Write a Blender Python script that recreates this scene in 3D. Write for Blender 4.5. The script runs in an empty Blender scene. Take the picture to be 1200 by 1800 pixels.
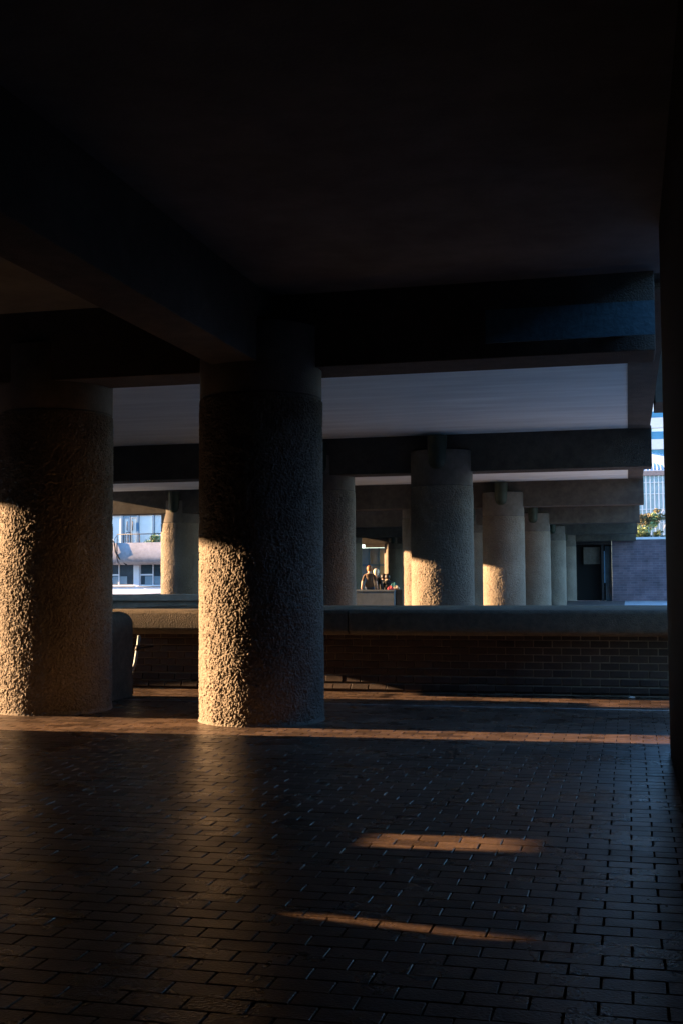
import bpy, bmesh, math, random
import numpy as np
from mathutils import Vector, Matrix

random.seed(7)
U = 1.55                      # metres per unit used below (eye height above the paving)
sc = bpy.context.scene
col = sc.collection

# ------------------------------------------------------------------ camera
CAM_F, YAW, PITCH, ROLL = 2045.9, 0.2405, 0.0571, -0.0061
fw = Vector((-math.sin(YAW) * math.cos(PITCH), math.cos(YAW) * math.cos(PITCH), math.sin(PITCH)))
rt = Vector((math.cos(YAW), math.sin(YAW), 0.0))
up = rt.cross(fw)
r2 = math.cos(ROLL) * rt + math.sin(ROLL) * up
u2 = -math.sin(ROLL) * rt + math.cos(ROLL) * up
cd = bpy.data.cameras.new('camera')
cam = bpy.data.objects.new('camera', cd)
col.objects.link(cam)
M3 = Matrix((r2, u2, -fw)).transposed().to_4x4()
M3.translation = Vector((0, 0, U))
cam.matrix_world = M3
cd.sensor_fit = 'VERTICAL'
cd.sensor_height = 36.0
cd.lens = 36.0 * CAM_F / 1800.0
cd.clip_start = 0.05
cd.clip_end = 2000
sc.camera = cam

# ------------------------------------------------------------------ light
TAN_E, SLOPE = 0.183, 0.045
ELEV = math.atan(TAN_E)
AZ = math.atan(SLOPE)
d_travel = Vector((math.cos(ELEV) * math.cos(AZ), math.cos(ELEV) * math.sin(AZ), -math.sin(ELEV)))
w = bpy.data.worlds.new('World')
sc.world = w
w.use_nodes = True
nt = w.node_tree
sky = nt.nodes.new('ShaderNodeTexSky')
sky.sky_type = 'NISHITA'
sky.sun_disc = False
sky.sun_elevation = ELEV
to_sun = -d_travel
sky.sun_rotation = math.atan2(to_sun.x, to_sun.y)
sky.air_density = 1.0
sky.dust_density = 0.0
sky.ozone_density = 4.6
bg = nt.nodes['Background']
bg.inputs['Strength'].default_value = 0.15
nt.links.new(sky.outputs[0], bg.inputs['Color'])
ld = bpy.data.lights.new('sun', 'SUN')
ld.energy = 5.0
ld.angle = math.radians(0.5)
ld.color = (1.0, 0.63, 0.34)
sun = bpy.data.objects.new('sun', ld)
col.objects.link(sun)
sun.rotation_euler = d_travel.to_track_quat('-Z', 'Y').to_euler()
sun.location = (-30, 5, 12)

vs = sc.view_settings
vs.view_transform = 'Standard'
vs.look = 'None'
vs.gamma = 1.0
vs.exposure = 2.95
vs.use_curve_mapping = False
sc.cycles.use_denoising = True
sc.cycles.diffuse_bounces = 2
sc.cycles.sample_clamp_indirect = 6.0


# ------------------------------------------------------------------ materials
def mat(name, c1, c2=None, rough=0.85, nscale=6.0, bump=0.0, bscale=40.0, spec=0.4, metal=0.0,
        objvar=0.0, stain=0.0, emit=None, trans=0.0, ior=1.45, stretch=None, rvar=0.0):
    m = bpy.data.materials.new(name)
    m.use_nodes = True
    t = m.node_tree
    b = t.nodes['Principled BSDF']
    b.inputs['Roughness'].default_value = rough
    b.inputs['Specular IOR Level'].default_value = spec
    b.inputs['Metallic'].default_value = metal
    b.inputs['IOR'].default_value = ior
    b.inputs['Transmission Weight'].default_value = trans
    tc = t.nodes.new('ShaderNodeTexCoord')
    src = tc.outputs['Object']
    if stretch:
        mp = t.nodes.new('ShaderNodeMapping')
        mp.inputs['Scale'].default_value = stretch
        t.links.new(src, mp.inputs['Vector'])
        src = mp.outputs[0]
    if c2 is None:
        c2 = tuple(x * 0.8 for x in c1)
    n = t.nodes.new('ShaderNodeTexNoise')
    n.inputs['Scale'].default_value = nscale
    n.inputs['Detail'].default_value = 8
    n.inputs['Roughness'].default_value = 0.65
    t.links.new(src, n.inputs['Vector'])
    r = t.nodes.new('ShaderNodeValToRGB')
    r.color_ramp.elements[0].position = 0.35
    r.color_ramp.elements[1].position = 0.68
    r.color_ramp.elements[0].color = (*c2, 1)
    r.color_ramp.elements[1].color = (*c1, 1)
    t.links.new(n.outputs['Fac'], r.inputs['Fac'])
    out = r.outputs['Color']
    if objvar:
        oi = t.nodes.new('ShaderNodeAttribute')
        oi.attribute_name = 'tone'
        hs = t.nodes.new('ShaderNodeHueSaturation')
        mr = t.nodes.new('ShaderNodeMapRange')
        mr.inputs['To Min'].default_value = 1 - objvar
        mr.inputs['To Max'].default_value = 1 + objvar
        t.links.new(oi.outputs['Fac'], mr.inputs['Value'])
        t.links.new(mr.outputs[0], hs.inputs['Value'])
        t.links.new(out, hs.inputs['Color'])
        out = hs.outputs['Color']
    if stain:
        n2 = t.nodes.new('ShaderNodeTexNoise')
        n2.inputs['Scale'].default_value = 1.1
        n2.inputs['Detail'].default_value = 5
        t.links.new(src, n2.inputs['Vector'])
        r3 = t.nodes.new('ShaderNodeValToRGB')
        r3.color_ramp.elements[0].position = 0.4
        r3.color_ramp.elements[1].position = 0.65
        r3.color_ramp.elements[0].color = (1 - stain, 1 - stain, 1 - stain, 1)
        r3.color_ramp.elements[1].color = (1, 1, 1, 1)
        t.links.new(n2.outputs['Fac'], r3.inputs['Fac'])
        mx = t.nodes.new('ShaderNodeMix')
        mx.data_type = 'RGBA'
        mx.blend_type = 'MULTIPLY'
        mx.inputs['Factor'].default_value = 1
        t.links.new(out, mx.inputs['A'])
        t.links.new(r3.outputs['Color'], mx.inputs['B'])
        out = mx.outputs['Result']
    t.links.new(out, b.inputs['Base Color'])
    if bump:
        n3 = t.nodes.new('ShaderNodeTexNoise')
        n3.inputs['Scale'].default_value = bscale
        n3.inputs['Detail'].default_value = 4
        t.links.new(src, n3.inputs['Vector'])
        bp = t.nodes.new('ShaderNodeBump')
        bp.inputs['Strength'].default_value = bump
        bp.inputs['Distance'].default_value = 0.02
        t.links.new(n3.outputs['Fac'], bp.inputs['Height'])
        t.links.new(bp.outputs[0], b.inputs['Normal'])
    if rvar:
        n4 = t.nodes.new('ShaderNodeTexNoise')
        n4.inputs['Scale'].default_value = 2.3
        n4.inputs['Detail'].default_value = 7
        geo = t.nodes.new('ShaderNodeNewGeometry')
        t.links.new(geo.outputs['Position'], n4.inputs['Vector'])
        m4 = t.nodes.new('ShaderNodeMapRange')
        m4.inputs['From Min'].default_value = .3
        m4.inputs['From Max'].default_value = .7
        m4.inputs['To Min'].default_value = rough - rvar
        m4.inputs['To Max'].default_value = rough + rvar
        t.links.new(n4.outputs['Fac'], m4.inputs['Value'])
        t.links.new(m4.outputs[0], b.inputs['Roughness'])
        if stain:
            t.links.new(geo.outputs['Position'], n2.inputs['Vector'])
    if emit:
        b.inputs['Emission Color'].default_value = (*emit[0], 1)
        b.inputs['Emission Strength'].default_value = emit[1]
    return m


def brick_mat(name, c1, c2, mortar, bw, bh, ms=0.008, rough=0.7, rot=None, bump=0.5):
    m = bpy.data.materials.new(name)
    m.use_nodes = True
    t = m.node_tree
    b = t.nodes['Principled BSDF']
    b.inputs['Roughness'].default_value = rough
    tc = t.nodes.new('ShaderNodeTexCoord')
    mp = t.nodes.new('ShaderNodeMapping')
    if rot:
        mp.inputs['Rotation'].default_value = rot
    br = t.nodes.new('ShaderNodeTexBrick')
    br.inputs['Scale'].default_value = 1.0
    br.inputs['Brick Width'].default_value = bw
    br.inputs['Row Height'].default_value = bh
    br.inputs['Mortar Size'].default_value = ms
    br.inputs['Color1'].default_value = (*c1, 1)
    br.inputs['Color2'].default_value = (*c2, 1)
    br.inputs['Mortar'].default_value = (*mortar, 1)
    br.inputs['Bias'].default_value = 0.0
    t.links.new(tc.outputs['Object'], mp.inputs['Vector'])
    t.links.new(mp.outputs[0], br.inputs['Vector'])
    n = t.nodes.new('ShaderNodeTexNoise')
    n.inputs['Scale'].default_value = 1.2
    n.inputs['Detail'].default_value = 6
    t.links.new(tc.outputs['Object'], n.inputs['Vector'])
    mr = t.nodes.new('ShaderNodeMapRange')
    mr.inputs['From Min'].default_value = 0.3
    mr.inputs['From Max'].default_value = 0.7
    mr.inputs['To Min'].default_value = 0.65
    mr.inputs['To Max'].default_value = 1.25
    t.links.new(n.outputs['Fac'], mr.inputs['Value'])
    mx = t.nodes.new('ShaderNodeVectorMath')
    mx.operation = 'MULTIPLY'
    t.links.new(br.outputs['Color'], mx.inputs[0])
    t.links.new(mr.outputs[0], mx.inputs[1])
    t.links.new(mx.outputs[0], b.inputs['Base Color'])
    bp = t.nodes.new('ShaderNodeBump')
    bp.invert = True
    bp.inputs['Strength'].default_value = bump
    bp.inputs['Distance'].default_value = 0.006
    t.links.new(br.outputs['Fac'], bp.inputs['Height'])
    t.links.new(bp.outputs[0], b.inputs['Normal'])
    return m


M = {}
M['rough_concrete'] = mat('hammered_concrete', (.25, .208, .163), (.155, .128, .099), .92, 38, .5, 90, .25, stain=.22)
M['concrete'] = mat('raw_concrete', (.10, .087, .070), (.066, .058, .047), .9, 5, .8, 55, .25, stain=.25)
M['smooth_concrete'] = mat('smooth_concrete', (.14, .12, .098), (.10, .086, .07), .85, 7, .25, 60, .3, stain=.2)
M['pale_concrete'] = mat('pale_concrete', (.36, .35, .36), (.28, .275, .28), .9, 6, .2, 30, .25, stain=.2)
M['tan_concrete'] = mat('tan_concrete', (.48, .38, .27), (.38, .30, .21), .85, 6, .2, 40, .25, stain=.2)
M['plinth'] = mat('blue_grey_plinth', (.15, .175, .195), (.11, .13, .145), .9, 6, .2, 30, .25, stain=.2)
M['coping'] = mat('coping_concrete', (.135, .103, .068), (.08, .062, .042), .88, 12, .9, 60, .3, stain=.15)
M['soffit_paint'] = mat('soffit_paint', (.82, .89, .87), (.70, .77, .755), .8, 1.3, .15, 14, .2, stain=.12, stretch=(.4, 2.2, 1))
M['shaded_ceiling'] = mat('shade_dark_ceiling', (.19, .20, .215), (.15, .158, .17), .9, 3, .2, 30, .2, stain=.2)  # ceiling colour darkened to stand for the near bay's shade
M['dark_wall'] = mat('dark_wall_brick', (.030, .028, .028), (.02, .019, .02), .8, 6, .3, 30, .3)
M['paver'] = mat('paver_brick', (.165, .107, .072), (.085, .056, .039), .30, 18, .22, 60, .5, objvar=.45, stain=.35, rvar=.09)
M['mortar'] = mat('paving_mortar', (.055, .048, .042), (.03, .027, .024), .95, 20, .4, 80, .2)
M['wall_mortar'] = mat('wall_mortar', (.27, .215, .155), (.19, .15, .11), .9, 20, .4, 80, .2)
M['wall_brick'] = mat('wall_brick', (.05, .031, .022), (.028, .019, .014), .6, 16, .35, 60, .35, objvar=.3)
M['ground'] = brick_mat('far_paving', (.13, .085, .065), (.09, .06, .05), (.11, .10, .09), .245, .1225, .009, .55)
M['lower_ground'] = mat('lower_court_paving', (.34, .33, .32), (.26, .255, .25), .8, .6, spec=.3)
M['pale_paving'] = brick_mat('pale_forecourt_paving', (.46, .46, .465), (.38, .38, .385), (.25, .25, .25), .6, .6, .01, .7)
M['far_brick'] = brick_mat('purple_brown_brick', (.15, .105, .125), (.09, .07, .09), (.15, .13, .15), .46, .155, .012, .8,
                           rot=(math.radians(-90), 0, 0))
M['black'] = mat('black_fill', (.006, .006, .006), None, .9)  # near-black fill for shaded gap and recess, also plain brackets
M['green'] = mat('dark_green_enamel', (.02, .03, .016), (.012, .02, .01), .6, 8)
M['beam_panel'] = mat('dark_blue_enamel', (.065, .115, .135), (.04, .075, .09), .7, 14, .5, 20, .2)
M['steel'] = mat('dull_steel', (.30, .34, .34), (.24, .27, .27), .6, 30, metal=.2)
M['dark_metal'] = mat('dark_metal', (.03, .03, .032), None, .5, metal=.6)
M['white'] = mat('white_render', (.80, .80, .80), (.74, .74, .75), .7, 2)
M['tower_panel'] = mat('grey_white_panel', (.52, .53, .54), (.46, .47, .48), .6, 1.5)
M['blue_frame'] = mat('blue_frame', (.10, .20, .30), (.08, .17, .26), .5, 4)
M['pale_pane'] = mat('pale_glass', (.86, .82, .74), (.78, .74, .67), .35, 1.5, spec=.6)  # plain pale colour for panes and blinds
M['dark_pane'] = mat('dark_glass', (.06, .085, .10), (.035, .05, .06), .08, 1.2, spec=.8)
M['blue_pane'] = mat('blue_glass', (.03, .20, .34), (.02, .13, .24), .15, .6, spec=.7)
M['grey_pane'] = mat('grey_glass', (.32, .40, .44), (.22, .29, .33), .12, .8, spec=.7)
M['rust'] = mat('brown_fascia', (.22, .17, .16), (.17, .13, .12), .7)
M['leaf'] = mat('shrub_leaf', (.075, .11, .03), (.045, .075, .02), .6, 3, objvar=.6)
M['pale_leaf'] = mat('pale_green_leaf', (.34, .42, .18), (.25, .32, .13), .6, 3, objvar=.5)
M['dry_leaf'] = mat('dry_leaf', (.20, .17, .085), (.12, .11, .05), .7, 3, objvar=.4)
M['bark'] = mat('bark', (.08, .06, .04), None, .9)
M['drain'] = mat('drain_steel', (.55, .54, .53), None, .45, metal=.3)
M['litter'] = mat('litter_paper', (.8, .78, .75), None, .7)
M['skin'] = mat('skin', (.55, .33, .22), (.5, .29, .19), .55, 5)
M['pale_hair'] = mat('pale_blond_hair', (.66, .58, .45), (.5, .42, .3), .6, 60)
M['red_hair'] = mat('red_hair', (.36, .13, .045), (.26, .09, .03), .6, 60)
M['dark_hair'] = mat('dark_hair', (.02, .014, .01), None, .5, 60)
M['brown_shirt'] = mat('brown_shirt', (.12, .07, .042), (.075, .045, .028), .85, 7, .6, 9)
M['black_coat'] = mat('black_coat', (.025, .022, .02), None, .85, 6, .5, 9)
M['denim'] = mat('denim', (.04, .06, .1), None, .85, 30)
M['teal'] = mat('teal_cloth', (.02, .13, .15), None, .8, 8)
M['pink'] = mat('red_pink_cloth', (.5, .07, .09), None, .8, 8)
M['beige_bag'] = mat('beige_cloth', (.42, .33, .25), None, .8, 8)


# ------------------------------------------------------------------ helpers
def link(name, me, m=None, parent=None):
    o = bpy.data.objects.new(name, me)
    col.objects.link(o)
    if m is not None and me is not None and not me.materials:
        me.materials.append(M[m] if isinstance(m, str) else m)
    if parent is not None:
        o.parent = parent
    return o


def tag(o, label=None, cat=None, group=None, kind=None):
    if label: o['label'] = label
    if cat: o['category'] = cat
    if group: o['group'] = group
    if kind: o['kind'] = kind
    return o


def thing(name, loc, label, cat, group=None):
    o = bpy.data.objects.new(name, None)
    o.empty_display_size = 0.2
    col.objects.link(o)
    o.location = loc
    return tag(o, label, cat, group)


def mesh_from_bm(bm, name, smooth=False):
    bmesh.ops.recalc_face_normals(bm, faces=bm.faces)
    me = bpy.data.meshes.new(name)
    bm.to_mesh(me)
    bm.free()
    if smooth:
        me.polygons.foreach_set('use_smooth', [True] * len(me.polygons))
    return me


def add_box(bm, x0, x1, y0, y1, z0, z1):
    v = [bm.verts.new(p) for p in ((x0, y0, z0), (x1, y0, z0), (x1, y1, z0), (x0, y1, z0),
                                   (x0, y0, z1), (x1, y0, z1), (x1, y1, z1), (x0, y1, z1))]
    for f in ((0, 3, 2, 1), (4, 5, 6, 7), (0, 1, 5, 4), (1, 2, 6, 5), (2, 3, 7, 6), (3, 0, 4, 7)):
        bm.faces.new([v[i] for i in f])


def box(name, x0, x1, y0, y1, z0, z1, m, parent=None, bevel=0.0, seg=2, wu=1.0):
    """box given in world metres (times wu); parented pieces are given in world too."""
    x0, x1, y0, y1, z0, z1 = [a * wu for a in (x0, x1, y0, y1, z0, z1)]
    bm = bmesh.new()
    add_box(bm, x0, x1, y0, y1, z0, z1)
    if bevel:
        bmesh.ops.bevel(bm, geom=list(bm.edges), offset=bevel, segments=seg, affect='EDGES', profile=.5)
    if parent is not None:
        off = -world_loc(parent)
        bmesh.ops.translate(bm, verts=bm.verts, vec=off)
    return link(name, mesh_from_bm(bm, name), m, parent)


def world_loc(o):
    v = Vector((0, 0, 0))
    while o is not None:
        v += o.location
        o = o.parent
    return v


def tube_mesh(bm, pts, rads, n=10, cap=True):
    pts = [Vector(p) for p in pts]
    if not hasattr(rads, '__len__'):
        rads = [rads] * len(pts)
    rings = []
    ref = Vector((0, 0, 1))
    for i, p in enumerate(pts):
        a = pts[max(i - 1, 0)]
        b = pts[min(i + 1, len(pts) - 1)]
        t = (b - a).normalized()
        if abs(t.dot(ref)) > .95:
            ref2 = Vector((1, 0, 0))
        else:
            ref2 = ref
        s = t.cross(ref2).normalized()
        q = s.cross(t).normalized()
        rings.append([bm.verts.new(p + rads[i] * (math.cos(2 * math.pi * k / n) * s + math.sin(2 * math.pi * k / n) * q)) for k in range(n)])
    for i in range(len(rings) - 1):
        for k in range(n):
            bm.faces.new((rings[i][k], rings[i][(k + 1) % n], rings[i + 1][(k + 1) % n], rings[i + 1][k]))
    if cap:
        bm.faces.new(rings[0][::-1])
        bm.faces.new(rings[-1])


def tube(name, pts, rads, m, parent=None, n=10):
    off = world_loc(parent) if parent is not None else Vector((0, 0, 0))
    bm = bmesh.new()
    tube_mesh(bm, [Vector(p) - off for p in pts], rads, n)
    return link(name, mesh_from_bm(bm, name, True), m, parent)


def prism_x(name, prof, x0, x1, m, parent=None, smooth=False, nx=1, jitter=0.0):
    """profile polygon in (y, z), extruded along x with nx spans."""
    off = world_loc(parent) if parent is not None else Vector((0, 0, 0))
    bm = bmesh.new()
    rings = []
    for i in range(nx + 1):
        x = x0 + (x1 - x0) * i / nx
        rings.append([bm.verts.new(Vector((x, y + random.uniform(-jitter, jitter), z + random.uniform(-jitter, jitter))) - off) for y, z in prof])
    n = len(prof)
    for i in range(nx):
        for k in range(n):
            bm.faces.new((rings[i][k], rings[i][(k + 1) % n], rings[i + 1][(k + 1) % n], rings[i + 1][k]))
    for cap_ in (bm.faces.new(rings[0]), bm.faces.new(rings[-1][::-1])):
        for e in cap_.edges:
            e.smooth = False
    me = mesh_from_bm(bm, name, False)
    if smooth:
        me.polygons.foreach_set('use_smooth', [len(p.vertices) == 4 for p in me.polygons])
    return link(name, me, m, parent)


def add_tone(me, vals):
    a = me.attributes.new('tone', 'FLOAT', 'FACE')
    a.data.foreach_set('value', vals)


def fft_noise(nz, nt_, wl_z, wl_t, dz, dt, rng, width=.5):
    """periodic band-limited noise, unit variance"""
    g = rng.standard_normal((nz, nt_))
    F = np.fft.fft2(g)
    kz = np.fft.fftfreq(nz, dz)[:, None] * wl_z
    kt = np.fft.fftfreq(nt_, dt)[None, :] * wl_t
    k = np.sqrt(kz ** 2 + kt ** 2) + 1e-9
    F *= np.exp(-(np.log(k) ** 2) / (2 * width ** 2))
    h = np.real(np.fft.ifft2(F))
    return h / h.std()


def project(P):
    v = Vector(P) - Vector((0, 0, U))
    d = v.dot(fw)
    if d <= 0.01:
        return None
    return 600 + CAM_F * v.dot(r2) / d, 900 - CAM_F * v.dot(u2) / d, d


# ------------------------------------------------------------------ main dimensions (metres)
S = 8.409 * U                # bay spacing
YN, YB = 7.909 * U, 8.369 * U     # first cross beam, near and far face
ZB, ZS = 2.499 * U, 3.030 * U     # beam underside and ceiling
XE = 0.344 * U               # right ends of the beams
XL = -12.6 * U               # left edge of the deck
RC = 0.4375 * U
NB = 6
YEND = 50.5 * U

# ------------------------------------------------------------------ ground and floor
bm = bmesh.new()
bmesh.ops.create_grid(bm, x_segments=2, y_segments=2, size=900)
g = link('ground', mesh_from_bm(bm, 'ground'), 'lower_ground')
g.location = (0, 0, -6.0)
tag(g, kind='structure')
dk = box('podium_deck', XL - .4, -.15 * U, -7 * U, 53 * U, -.6, -.03, 'ground')
tag(dk, kind='structure')
dk = box('forecourt_paving', -.15 * U + .001, 26 * U, -7 * U, 53 * U, -.6, -.034, 'pale_paving')
tag(dk, kind='structure')

FX0, FX1, FY0, FY1 = -7.2 * U, 0.205 * U, 1.2 * U, 10.17 * U
bm = bmesh.new()
v = [bm.verts.new(p) for p in ((FX0, FY0, -.009), (4.0 * U, FY0, -.009), (4.0 * U, FY1, -.009), (FX0, FY1, -.009))]
bm.faces.new(v)
floor = link('floor', mesh_from_bm(bm, 'floor'), 'mortar')
tag(floor, kind='structure')

PL, PD = 0.245, 0.136
GAP, GAPX = 0.008, 0.010
cands = []
j = 0
y = FY0
while y < FY1:
    off = (j % 2) * PL / 2 + random.uniform(-.004, .004)
    x = FX0 + off
    xmax = FX1 if y < 6.85 * U else 1.6 * U
    while x < xmax:
        cands.append((x + PL / 2, y + PD / 2))
        x += PL
    y += PD
    j += 1


def paver_geo(hx, hy, rr):
    """a paver: top with arrises, sides down into the joint"""
    b = .0018
    z1 = 0.0
    ring0 = [(-hx, -hy, -.012), (hx, -hy, -.012), (hx, hy, -.012), (-hx, hy, -.012)]
    ring1 = [(-hx, -hy, -b), (hx, -hy, -b), (hx, hy, -b), (-hx, hy, -b)]
    ring2 = [(-hx + b, -hy + b, z1), (hx - b, -hy + b, z1), (hx - b, hy - b, z1), (-hx + b, hy - b, z1)]
    vs_ = [list(p) for p in ring0 + ring1 + ring2]
    for p in vs_:
        p[0] += rr.uniform(-.0015, .0015)
        p[1] += rr.uniform(-.0015, .0015)
    fs = [(8, 9, 10, 11)]
    for a in (0, 4):
        for k in range(4):
            fs.append((a + k, a + (k + 1) % 4, a + 4 + (k + 1) % 4, a + 4 + k))
    return vs_, fs


rr = random.Random(3)
vis = []
for i, (x, y) in enumerate(cands):
    p = project((x, y, 0))
    if p and -20 < p[0] < 1190 and p[1] < 1815:
        vis.append((p[2], i))
vis.sort()
solo = set(i for _, i in vis[:300])
protos = []
for k in range(8):
    vs_, fs = paver_geo(PL / 2 - GAPX / 2, PD / 2 - GAP / 2, rr)
    me = bpy.data.meshes.new('paver')
    me.from_pydata(vs_, [], fs)
    me.materials.append(M['paver'])
    add_tone(me, [rr.random()] * len(fs))
    protos.append(me)
V, Fc, T = [], [], []
for i, (x, y) in enumerate(cands):
    rz = rr.gauss(0, .008)
    tx, ty, dz = rr.gauss(0, .0045), rr.gauss(0, .004), rr.gauss(0, .0006)
    if i in solo:
        o = bpy.data.objects.new('paver', rr.choice(protos))
        col.objects.link(o)
        o.parent = floor
        o.location = (x, y, dz)
        o.rotation_euler = (tx, ty, rz)
        continue
    vs_, fs = paver_geo(PL / 2 - GAPX / 2, PD / 2 - GAP / 2, rr)
    b0 = len(V)
    c_, s_ = math.cos(rz), math.sin(rz)
    for p in vs_:
        V.append((x + c_ * p[0] - s_ * p[1], y + s_ * p[0] + c_ * p[1], p[2] + dz + tx * p[1] - ty * p[0]))
    tone = rr.random()
    for f in fs:
        Fc.append([q + b0 for q in f])
        T.append(tone)
me = bpy.data.meshes.new('paver_field')
me.from_pydata(V, [], Fc)
add_tone(me, T)
pf = link('paver_field', me, 'paver', floor)
tag(pf, kind='stuff')

# drain strip across the floor
dr = box('drain_channel', -6.5 * U, 1.2 * U, 9.08 * U, 9.08 * U + .022, -.006, .0045, 'drain')
tag(dr, 'thin pale metal drain strip running across the brick paving before the parapet', 'drain')

# ------------------------------------------------------------------ terrace building: slab, beams, end walls
tb = thing('terrace_building', (0, 0, 0), 'dark concrete building overhead with deep cross beams and pale ceiling bays', 'building')
box('near_ceiling', XL, 0.25 * U, -6 * U, YN + .1, ZS, ZS + .4, 'shaded_ceiling', tb)
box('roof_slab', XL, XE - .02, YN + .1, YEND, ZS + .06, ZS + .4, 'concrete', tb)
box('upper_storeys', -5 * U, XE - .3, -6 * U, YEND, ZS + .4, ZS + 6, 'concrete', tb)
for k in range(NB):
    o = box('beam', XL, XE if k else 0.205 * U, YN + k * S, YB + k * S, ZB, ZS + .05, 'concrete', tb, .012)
for k in range(NB):
    y0, y1 = YB + k * S, (YN + (k + 1) * S if k < NB - 1 else YEND)
    o = box('painted_ceiling', XL, 0.035 * U, y0 + .001, y1 - .001, ZS, ZS + .055, 'soffit_paint', tb)
    o = box('slab_margin', 0.035 * U + .002, XE - .03, y0 + .001, y1 - .001, ZS - .02, ZS + .055, 'concrete', tb)
# beam running towards the camera over the nearest column
box('lengthwise_beam', -2.80 * U, -2.45 * U, -6 * U, YN - .002, ZB, ZS - .002, 'concrete', tb, .012)
# unseen left panels of the near bay, slots cut to shape sun streaks
TW = .12
WX = [-5.2 * U]


def yz_prism(poly):
    bm = bmesh.new()
    a = [bm.verts.new((WX[0], y * U, z * U)) for y, z in poly]
    b = [bm.verts.new((WX[0] + TW, y * U, z * U)) for y, z in poly]
    n = len(poly)
    bm.faces.new(a)
    bm.faces.new(b[::-1])
    for k in range(n):
        bm.faces.new((a[k], a[(k + 1) % n], b[(k + 1) % n], b[k]))
    link('sun_mask_panel', mesh_from_bm(bm, 'sun_mask_panel'), 'dark_wall', tb)


ZT = 3.03


def solid(y0, y1, z0=0.0, z1=3.03):
    yz_prism([(y0, z0), (y1, z0), (y1, z1), (y0, z1)])


def slant_hole(y0, y1, zlo, zhi, ylo, yhi, hw):
    solid(y0, y1, 0, zlo)
    solid(y0, y1, zhi, ZT)
    yz_prism([(y0, zlo), (ylo - hw, zlo), (yhi - hw, zhi), (y0, zhi)])
    yz_prism([(ylo + hw, zlo), (y1, zlo), (y1, zhi), (yhi + hw, zhi)])


solid(-6, 2.8)
slant_hole(2.8, 3.5, .763, .890, 3.225, 3.075, .021)
solid(3.5, 4.115)
solid(4.115, 4.345, 0, .765)
solid(4.115, 4.345, .875, ZT)
solid(4.345, 7.05)
WX[0] = XL  # unseen outer panels, gaps and sills set to limit sun and bounce
solid(-6, 2.3)
solid(2.3, 4.6, 0, .62)
solid(4.6, 6.5)
solid(8.25, 8.72)
solid(8.72, 9.68, 2.37, ZT)
solid(9.68, 15.1)
solid(16.6, 16.9)
solid(22.8, 23.6)
solid(33.8, 49.85)
solid(49.85, 50.5, 0, .62)
solid(6.5, 8.25, 0, 1.15)
solid(8.72, 9.68, 0, 1.15)
solid(15.1, 16.6, 0, 1.6)
solid(16.9, 22.8, 0, 1.7)
solid(23.6, 27.0, 0, 1.0)
solid(27.0, 33.8, 0, .62)
box('unseen_back_wall', XL, 1.2 * U, -6.2 * U, -6 * U, 0, ZS, 'dark_wall', tb)  # unseen wall added behind the camera to keep the bay dark

# wall on the right of the near bay
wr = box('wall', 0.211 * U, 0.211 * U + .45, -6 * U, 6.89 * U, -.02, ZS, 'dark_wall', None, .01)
tag(wr, 'black wall at the right edge rising from the paving to the ceiling', 'wall')
o = box('bridge_beam', XE + .002, 2.9 * U, 13.9 * U, 14.8 * U, ZS - .02, ZS + 2.5, 'concrete', tb, .01)

# added block, unseen on the left, kept under the sun ray to cut sky glow
fb = thing('court_sky_blocker', (-62 * U, 20 * U, -6), 'long low block added unseen beyond the left edge to cut sky glow', 'building')
box('wall', -68 * U, -60 * U, -90 * U, 14 * U, -6, 8.6 * U, 'concrete', fb)
box('blocker_cap', -68.1 * U, -59.9 * U, -90 * U, 14 * U, 8.6 * U + .002, 8.75 * U, 'pale_concrete', fb)
# added block, unseen on the right, cuts low sky light
nb = thing('right_sky_blocker', (6 * U, 20 * U, 0), 'concrete block added unseen beyond the right edge to cut low sky light', 'building')
box('wall', 6.5 * U, 11 * U, -6 * U, 17 * U, -.02, 8, 'pale_concrete', nb)
box('blocker_cap', 6.45 * U, 11.05 * U, -6.05 * U, 17.05 * U, 8.002, 8.15, 'pale_concrete', nb)

# ------------------------------------------------------------------ columns
ZCOL = 2.285 * U
ZTOP = 2.811 * U


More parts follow.
